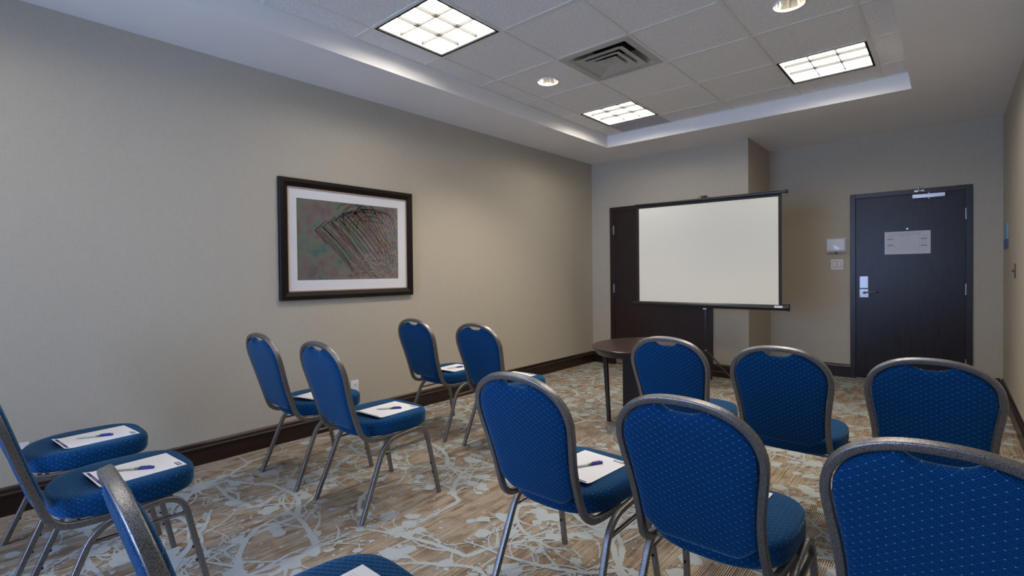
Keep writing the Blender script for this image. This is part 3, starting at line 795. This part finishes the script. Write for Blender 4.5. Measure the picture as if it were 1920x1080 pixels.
# notepads and pens
SZ = .4835
def make_pad(label):
    t = MB(); w, h, th = .215, .279, .0022; N = 8
    t.recalc = False
    def z(v): return 0.006 * max(0, (.12 - v) / .12) ** 2
    for k in range(N):
        v0, v1 = (k / N) ** 1.6, ((k + 1) / N) ** 1.6; y0, y1 = (v0 - .5) * h, (v1 - .5) * h
        t.cur = 0; t.quad((-w / 2, y0, th + z(v0)), (w / 2, y0, th + z(v0)), (w / 2, y1, th + z(v1)), (-w / 2, y1, th + z(v1)), [(0, v0), (1, v0), (1, v1), (0, v1)])
        t.cur = 1; t.quad((w / 2, y0, z(v0)), (w / 2, y1, z(v1)), (w / 2, y1, th + z(v1)), (w / 2, y0, th + z(v0))); t.quad((-w / 2, y1, z(v1)), (-w / 2, y0, z(v0)), (-w / 2, y0, th + z(v0)), (-w / 2, y1, th + z(v1)))
        t.quad((-w / 2, y1, z(v1)), (w / 2, y1, z(v1)), (w / 2, y0, z(v0)), (-w / 2, y0, z(v0)))
    t.quad((-w / 2, -h / 2, z(0)), (w / 2, -h / 2, z(0)), (w / 2, -h / 2, th + z(0)), (-w / 2, -h / 2, th + z(0)))
    t.quad((w / 2, h / 2, 0), (-w / 2, h / 2, 0), (-w / 2, h / 2, th), (w / 2, h / 2, th))
    return tag(t.build('notepad', [M['paper'], M['paper_edge']]), label, 'notepad', 'notepads on the chair seats')
def make_pen(label):
    t = thing('pen', label, 'pen', group='pens on the notepads'); r = .0048
    b = MB(); b.lathe([(.0, -.072), (.0008, -.072), (.0035, -.058), (r * .9, -.05), (r * .9, .02), (0, .02)], (0, 0, r), 12, 'y'); b.build('barrel', M['pen_barrel'], t, smooth=True)
    b = MB(); b.lathe([(r * .96, .004), (r * .96, .022)], (0, 0, r), 12, 'y'); b.build('band', M['pen_green'], t, smooth=True)
    b = MB(); b.lathe([(0, .016), (r * 1.1, .016), (r * 1.15, .066), (r * .9, .070), (0, .070)], (0, 0, r), 12, 'y'); b.box((-.0018, .022, r * 2), (.0018, .06, r * 2 + .003)); b.build('cap', M['pen_blue'], t, smooth=True)
    return t
pads = [
 # chair, pad centre, rz(deg), pen centre (or None), pen angle, labels
 ('C1', (-3.055, .493), 5.0, (-3.045, .485), -24, 'notepad lying on the seat nearest the outlet in the lower left'),
 ('C2', (-2.415, .508), 4.0, (-2.408, .50), -35, 'notepad on the lower left seat, partly crossed by the foreground chair rail'),
 ('A1', (-3.0, 1.60), 14.0, (-3.01, 1.62), -38, 'notepad half hidden between two chair backs on the wall-side seat'),
 ('A2', (-2.372, 1.652), 3.0, (-2.365, 1.655), -38, 'fully visible notepad on the seat of the lone four-legged chair'),
 ('B1', (-2.985, 2.72), 4.0, (-2.975, 2.712), -20, 'notepad on the far seat against the left wall'),
 ('B2', (-2.41, 2.765), 0.0, None, 0, 'notepad corner showing above the nearer chair frame, far left block'),
 ('A3', (-1.07, 1.655), -4.0, (-1.065, 1.655), -27, 'notepad on the seat right of the first large chair back'),
 ('A4', (-.565, 1.715), -3.0, None, 0, 'notepad of which only a small corner shows right of the middle chair back'),
 ('C3', (-1.045, .583), 1.0, None, 0, 'notepad corner cut by the bottom edge of the photo'),
]
where = {'C1': 'pen with blue cap on the notepad nearest the outlet', 'C2': 'pen with blue cap beside the foreground chair rail', 'A1': 'pen on the half hidden notepad between two chair backs', 'A2': 'pen on the notepad of the lone four-legged chair', 'B1': 'tiny pen on the far notepad against the left wall', 'A3': 'pen with blue cap right of the first large chair back'}
pp = None; qp = None
for key, (px_, py_), rz, pen, pa, lb in pads:
    if pp is None: pp = make_pad(lb); o = pp
    else: o = pp.copy(); COL.objects.link(o); o['label'] = lb
    o.location = (px_, py_, SZ - .0012); o.rotation_euler = (0, 0, radians(rz))
    if pen:
        loc = (pen[0], pen[1], SZ + .0012)
        if qp is None: qp = make_pen(where[key]); qp.location = loc; qp.rotation_euler = (0, 0, radians(pa))
        else: dup(qp, loc, radians(pa), where[key])

# ------------------------------------------------------------------ projection screen on tripod
Y0, Y1 = 5.19, 5.26; cxs = -1.925; ang = math.atan2(Y1 - Y0, 1.40)
sc = thing('projection_screen', 'white portable projection screen with black border on a tripod', 'projection screen', (cxs, (Y0 + Y1) / 2, 0), ang)
b = MB(); b.box((-.70, -.001, .905), (.70, .001, 1.94)); b.build('screen_fabric', M['screen'], sc)
b = MB()
for (x0, x1, z0, z1) in ((-.728, -.70, .89, 1.965), (.70, .728, .89, 1.965), (-.70, .70, 1.935, 1.965)): b.box((x0, -.002, z0), (x1, .002, z1))
b.build('border', M['black'], sc)
b = MB(); b.sweep([(-.745, 0, 1.975), (.765, 0, 1.975)], rsec(.026, .024, .006), (0, 0, 1)); b.lathe([(0, -.012), (.017, -.012), (.017, .012), (0, .012)], (.77, 0, 1.975), 14, 'x'); b.build('top_bar', M['blackmetal'], sc, smooth=True)
b = MB(); b.sweep([(-.775, .012, .880), (.775, .012, .880)], [(.026 * cos(a) , .030 * sin(a)) for a in [2 * pi * k / 20 for k in range(20)]], (0, 0, 1)); b.build('case', M['blackmetal'], sc, smooth=True)
b = MB(); b.lathe([(0, -.010), (.031, -.010), (.034, -.004), (.034, .010), (.030, .014), (0, .014)], (.778, .012, .880), 24, 'x'); b.build('end_cap', M['blackmetal'], sc, smooth=True)
b = MB(); b.lathe([(0, -.010), (.030, -.010), (.030, .008), (0, .008)], (-.778, .012, .880), 24, 'x'); b.build('end_cap', M['blackmetal'], sc, smooth=True)
b = MB(); b.box((.665, -.0175, .878), (.735, -.0145, .898))
lab = b.build('maker_label', M['plastic'], sc)
b = MB()
for k, wd in enumerate((.004, .003, .006, .003, .005, .003, .004, .008)): b.box((.673 + k * .007, -.0180, .885), (.673 + k * .007 + wd * .7, -.0176, .891))
b.build('lettering', M['slot'], lab)
b = MB(); b.sweep([(-.0, .055, .20), (-.0, .055, 2.0)], rsec(.024, .024, .004), (0, 1, 0)); b.build('post', M['blackmetal'], sc, smooth=True)
b = MB(); b.box((-.018, .0, 1.985), (.018, .07, 2.012)); b.sweep(fillet([(-.05, .02, 1.992), (-.035, .02, 2.012), (.035, .02, 2.012), (.05, .02, 1.992)], .012), circ(.003, 8), (0, 1, 0)); b.build('top_hook', M['blackmetal'], sc)
b = MB(); b.box((-.016, .028, .835), (.016, .072, .856)); b.build('post_collar', M['steel'], sc)
b = MB(); b.box((-.020, .035, .36), (.020, .075, .43)); cb = b.build('leg_hub', M['blackmetal'], sc, bevel=.003)
b = MB(); b.lathe([(0, -.012), (.008, -.012), (.008, 0)], (.012, .035, .41), 12, 'y'); b.build('knob', M['steel'], cb)
for a in (-20, 100, 220):
    d = Vector((cos(radians(a)), sin(radians(a)), 0)); h = Vector((0, .055, .395)); f = Vector((0, .055, .012)) + d * .50
    b = MB(); b.sweep([h + d * .02, f], rsec(.022, .010, .003), (0, 0, 1)); lg = b.build('leg', M['blackmetal'], sc, smooth=True)
    m = h.lerp(f, .48); low = Vector((0, .055, .205)) + d * .012
    b = MB(); b.sweep([low, m], rsec(.014, .005, .002), (0, 0, 1)); b.build('brace', M['dark_steel'], lg)
    b = MB(); b.lathe([(0, -.012), (.012, -.012), (.014, .0), (.010, .012), (0, .012)], f, 12); b.build('rubber_foot', M['rubber'], lg, smooth=True)

# ------------------------------------------------------------------ table
tb = thing('side_table', 'low dark oval table with slanting underside, before the mahogany door', 'table', (-1.898, 3.76, 0))
R_ = .475; b = MB()
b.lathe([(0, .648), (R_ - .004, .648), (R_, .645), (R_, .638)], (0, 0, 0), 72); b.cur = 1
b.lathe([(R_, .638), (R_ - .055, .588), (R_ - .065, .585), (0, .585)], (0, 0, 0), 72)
b.v = [(x * .74, y, z) for x, y, z in b.v]
b.build('tabletop', [M['tabletop'], M['tabledark']], tb, smooth=True, weld=True, angle=30)
for (x0, y0, x1, y1) in ((0, 0, 0, 0),):
    b = MB(); b.sweep([(-.262, -.112, .588), (-.230, -.112, 0)], rsec(.034, .030, .003), (0, 1, 0), scales=[1.05, .8]); b.build('leg', M['dark_steel'], tb, smooth=True)
    b = MB(); b.sweep([(.262, .112, .588), (.230, .112, 0)], rsec(.034, .030, .003), (0, 1, 0), scales=[1.05, .8]); b.build('leg', M['dark_steel'], tb, smooth=True)
b = MB(); b.box((-.097, -.12, 0), (-.012, .18, .586)); b.build('panel_support', M['tabledark'], tb, bevel=.003)
b = MB(); b.box((.02, -.18, 0), (.105, .12, .586)); b.build('panel_support', M['tabledark'], tb, bevel=.003)

# ------------------------------------------------------------------ framed picture on the left wall
PY0, PY1, PZ0, PZ1 = 1.665, 2.875, 1.050, 1.967; fw = .062
pc = thing('framed_picture', 'large abstract print with white mat in a dark wood frame on the left wall', 'picture', (WL, (PY0 + PY1) / 2, (PZ0 + PZ1) / 2))
hy, hz_ = (PY1 - PY0) / 2, (PZ1 - PZ0) / 2
prof_f = [(0, 0), (0, .024), (.006, .032), (.030, .034), (.050, .026), (fw, .020), (fw, 0)]   # inward offset, depth
b = MB(); corners = [(-1, -1), (1, -1), (1, 1), (-1, 1)]; m = len(prof_f)
for (sy, sz) in corners:
    for (o_, dp) in prof_f: b.v.append((.001 + dp, sy * (hy - o_), sz * (hz_ - o_)))
for k in range(4):
    for j in range(m - 1): b.face((k * m + j, ((k + 1) % 4) * m + j, ((k + 1) % 4) * m + j + 1, k * m + j + 1))
b.build('frame', M['frame_wood'], pc, smooth=True, angle=25)
iy, iz = hy - fw, hz_ - fw
b = MB()
for (y0, y1, z0, z1) in ((-iy, iy, -iz, -iz + .008), (-iy, iy, iz - .008, iz), (-iy, -iy + .008, -iz, iz), (iy - .008, iy, -iz, iz)): b.box((.004, y0, z0), (.018, y1, z1))
b.build('inner_lip', M['lip'], pc)
ay0, ay1, az0, az1 = 1.802 - (PY0 + PY1) / 2, 2.724 - (PY0 + PY1) / 2, 1.199 - (PZ0 + PZ1) / 2, 1.823 - (PZ0 + PZ1) / 2
b = MB()
for (y0, y1, z0, z1) in ((-iy, iy, -iz, az0), (-iy, iy, az1, iz), (-iy, ay0, az0, az1), (ay1, iy, az0, az1)): b.box((.003, y0, z0), (.010, y1, z1))
b.build('mat', M['mat'], pc)
b = MB(); b.box((.003, ay0, az0), (.007, ay1, az1)); art = b.build('artwork', M['art'], pc)
# line work of the print, flat ribbons just above it
b = MB(); b.recalc = False
aw, ah = ay1 - ay0, az1 - az0; r2 = random.Random(5)
def ink(pts, w, mi):
    b.cur = mi; q = [(ay0 + aw * u, az0 + ah * v_) for u, v_ in pts]
    for (p0, p1) in zip(q, q[1:]):
        if not all(ay0 + .004 < p[0] < ay1 - .004 and az0 + .004 < p[1] < az1 - .004 for p in (p0, p1)): continue
        d = Vector((p1[0] - p0[0], p1[1] - p0[1])); 
        if d.length < 1e-6: continue
        d.normalize(); n = Vector((-d.y, d.x)) * w / 2; e = d * w * .2
        b.quad(*[(.0076 + mi * .0002, x_, z_) for x_, z_ in ((p0[0] - n.x - e.x, p0[1] - n.y - e.y), (p1[0] - n.x + e.x, p1[1] - n.y + e.y), (p1[0] + n.x + e.x, p1[1] + n.y + e.y), (p0[0] + n.x - e.x, p0[1] + n.y - e.y))])
# sheaves of long parallel strokes fanning from upper left to lower right
for k in range(26):
    u0 = .15 + .42 * k / 26 + r2.uniform(-.02, .02); v0 = .60 + .36 * k / 26 + r2.uniform(-.03, .03)
    L_ = r2.uniform(.45, .75); ink([(u0 + L_ * s * .62, v0 - L_ * s * .95 + .04 * sin(s * 3)) for s in [i / 8 for i in range(9)]], r2.uniform(.003, .006), r2.choice((0, 0, 1)))
# angular steps at the left ends
for k in range(7):
    u0, v0 = .16 + .075 * k, .62 + .055 * k; ink([(u0, v0), (u0 + .10 + .01 * k, v0 + .13)], .007, 0); ink([(u0, v0), (u0 + .10, v0 - .16)], .007, 0); ink([(u0 + .10, v0 + .13), (u0 + .2, v0 + .04)], .003, 0)
# looping arcs over the top
for k in range(22):
    cu, cv = .48 + .35 * r2.random(), .62 + .2 * r2.random(); ru, rv = r2.uniform(.08, .26), r2.uniform(.12, .30); a0 = r2.uniform(0, 1.2); a1 = a0 + r2.uniform(1.5, 3.6)
    ink([(cu + ru * cos(a0 + (a1 - a0) * i / 18), cv + rv * sin(a0 + (a1 - a0) * i / 18)) for i in range(19)], r2.uniform(.003, .007), r2.choice((0, 0, 0, 1)))
# long bows running down the right side
for k in range(10):
    u0 = .62 + .035 * k; ink([(u0 + .22 * sin(s * 1.5), .96 - s * .8) for s in [i / 12 for i in range(13)]], r2.uniform(.002, .004), 0)
# fine scribble in the lower right
for k in range(330):
    u0 = r2.uniform(.45, 1.0); v0 = r2.uniform(0, 1) * (u0 - .25) * .8; a = r2.uniform(-1.2, .4); l_ = r2.uniform(.01, .06)
    ink([(u0, v0), (u0 + l_ * cos(a), v0 + l_ * sin(a))], r2.uniform(.001, .003), r2.choice((0, 1, 1, 2)))
b.build('line_work', [M['ink'], M['ink2'], M['ink3']], art)

# ------------------------------------------------------------------ wall fittings
def outlet(x, y, z, label):
    t = thing('wall_outlet', label, 'outlet', (x, y, z), 0, 'white outlets low on the left wall')
    b = MB(); b.prism(rrect(-.036, -.058, .036, .058, .005), 0, .006, 'x'); b.build('cover_plate', M['plastic'], t, bevel=.0015)
    for dz in (.022, -.022):
        b = MB(); b.prism(rrect(-.016, dz - .013, .016, dz + .013, .008), .006, .0085, 'x'); so = b.build('socket', M['plastic'], t)
        b = MB(); b.box((.0085, -.008, dz - .004), (.009, -.006, dz + .006)); b.box((.0085, .006, dz - .004), (.009, .008, dz + .006)); b.box((.0085, -.002, dz - .010), (.009, .002, dz - .006)); b.build('slot', M['slot'], so)
    return t
outlet(WL, .283, .305, 'white duplex outlet in the lower left corner behind the chair back')
outlet(WL, 2.275, .303, 'white duplex outlet just above the seat of the chair below the picture')
# emergency light and switches on the alcove wall
e = thing('emergency_light', 'white square emergency light left of the dark entry door', 'emergency light', (-.990, WB2, 1.512))
b = MB(); b.prism(rrect(-.098, -.082, .098, .082, .008), -.018, 0, 'y'); b.build('body', M['plastic'], e, bevel=.002)
b = MB(); pr = rrect(-.092, -.070, .092, .078, .02); b.prism(pr, -.065, -.018, 'y'); b.build('lens', M['lens'], e, bevel=.016, smooth=True, angle=60)
b = MB(); b.lathe([(0, -.01), (.007, -.01), (.007, .012)], (0, -.03, -.088), 10); b.build('test_button', M['slot'], e)
s_ = thing('light_switch', 'double rocker light switch plate under the emergency light', 'light switch', (-.985, WB2, 1.293))
b = MB(); b.prism(rrect(-.060, -.058, .060, .058, .005), -.006, 0, 'y'); b.build('cover_plate', M['plastic'], s_, bevel=.0015)
for dx in (-.024, .024):
    b = MB(); b.box((dx - .019, -.0065, -.036), (dx + .019, -.0058, .036)); b.build('switch_surround', M['slot'], s_)
    b = MB(); b.prism([(-.013, .0), (-.0085, -.033), (-.0065, -.033), (-.0065, .033), (-.009, .033)], dx - .0165, dx + .0165, 'x'); b.build('rocker', M['plastic'], s_)
# right wall plates
p = thing('wall_sign', 'pale blue plate seen edge-on on the right wall', 'sign', (WR, 6.465, 1.526))
b = MB(); b.box((-.012, -.17, -.030), (0, .17, .112)); b.build('panel', M['blueplate'], p, bevel=.002)
b = MB(); b.box((-.012, -.17, -.112), (0, .17, -.031)); b.build('lower_panel', M['bluedark'], p, bevel=.002)
p = thing('call_switch', 'narrow dark switch plate with a red button on the right wall', 'switch', (WR, 5.66, 1.21))
b = MB(); b.prism(rrect(-.035, -.058, .035, .058, .004), -.005, 0, 'x'); b.build('cover_plate', M['dark_steel'], p, bevel=.001)
b = MB(); b.lathe([(0, -.022), (.008, -.022), (.009, -.018), (.009, -.005)], (0, 0, 0), 14, 'x'); b.build('button', M['red'], p, smooth=True)
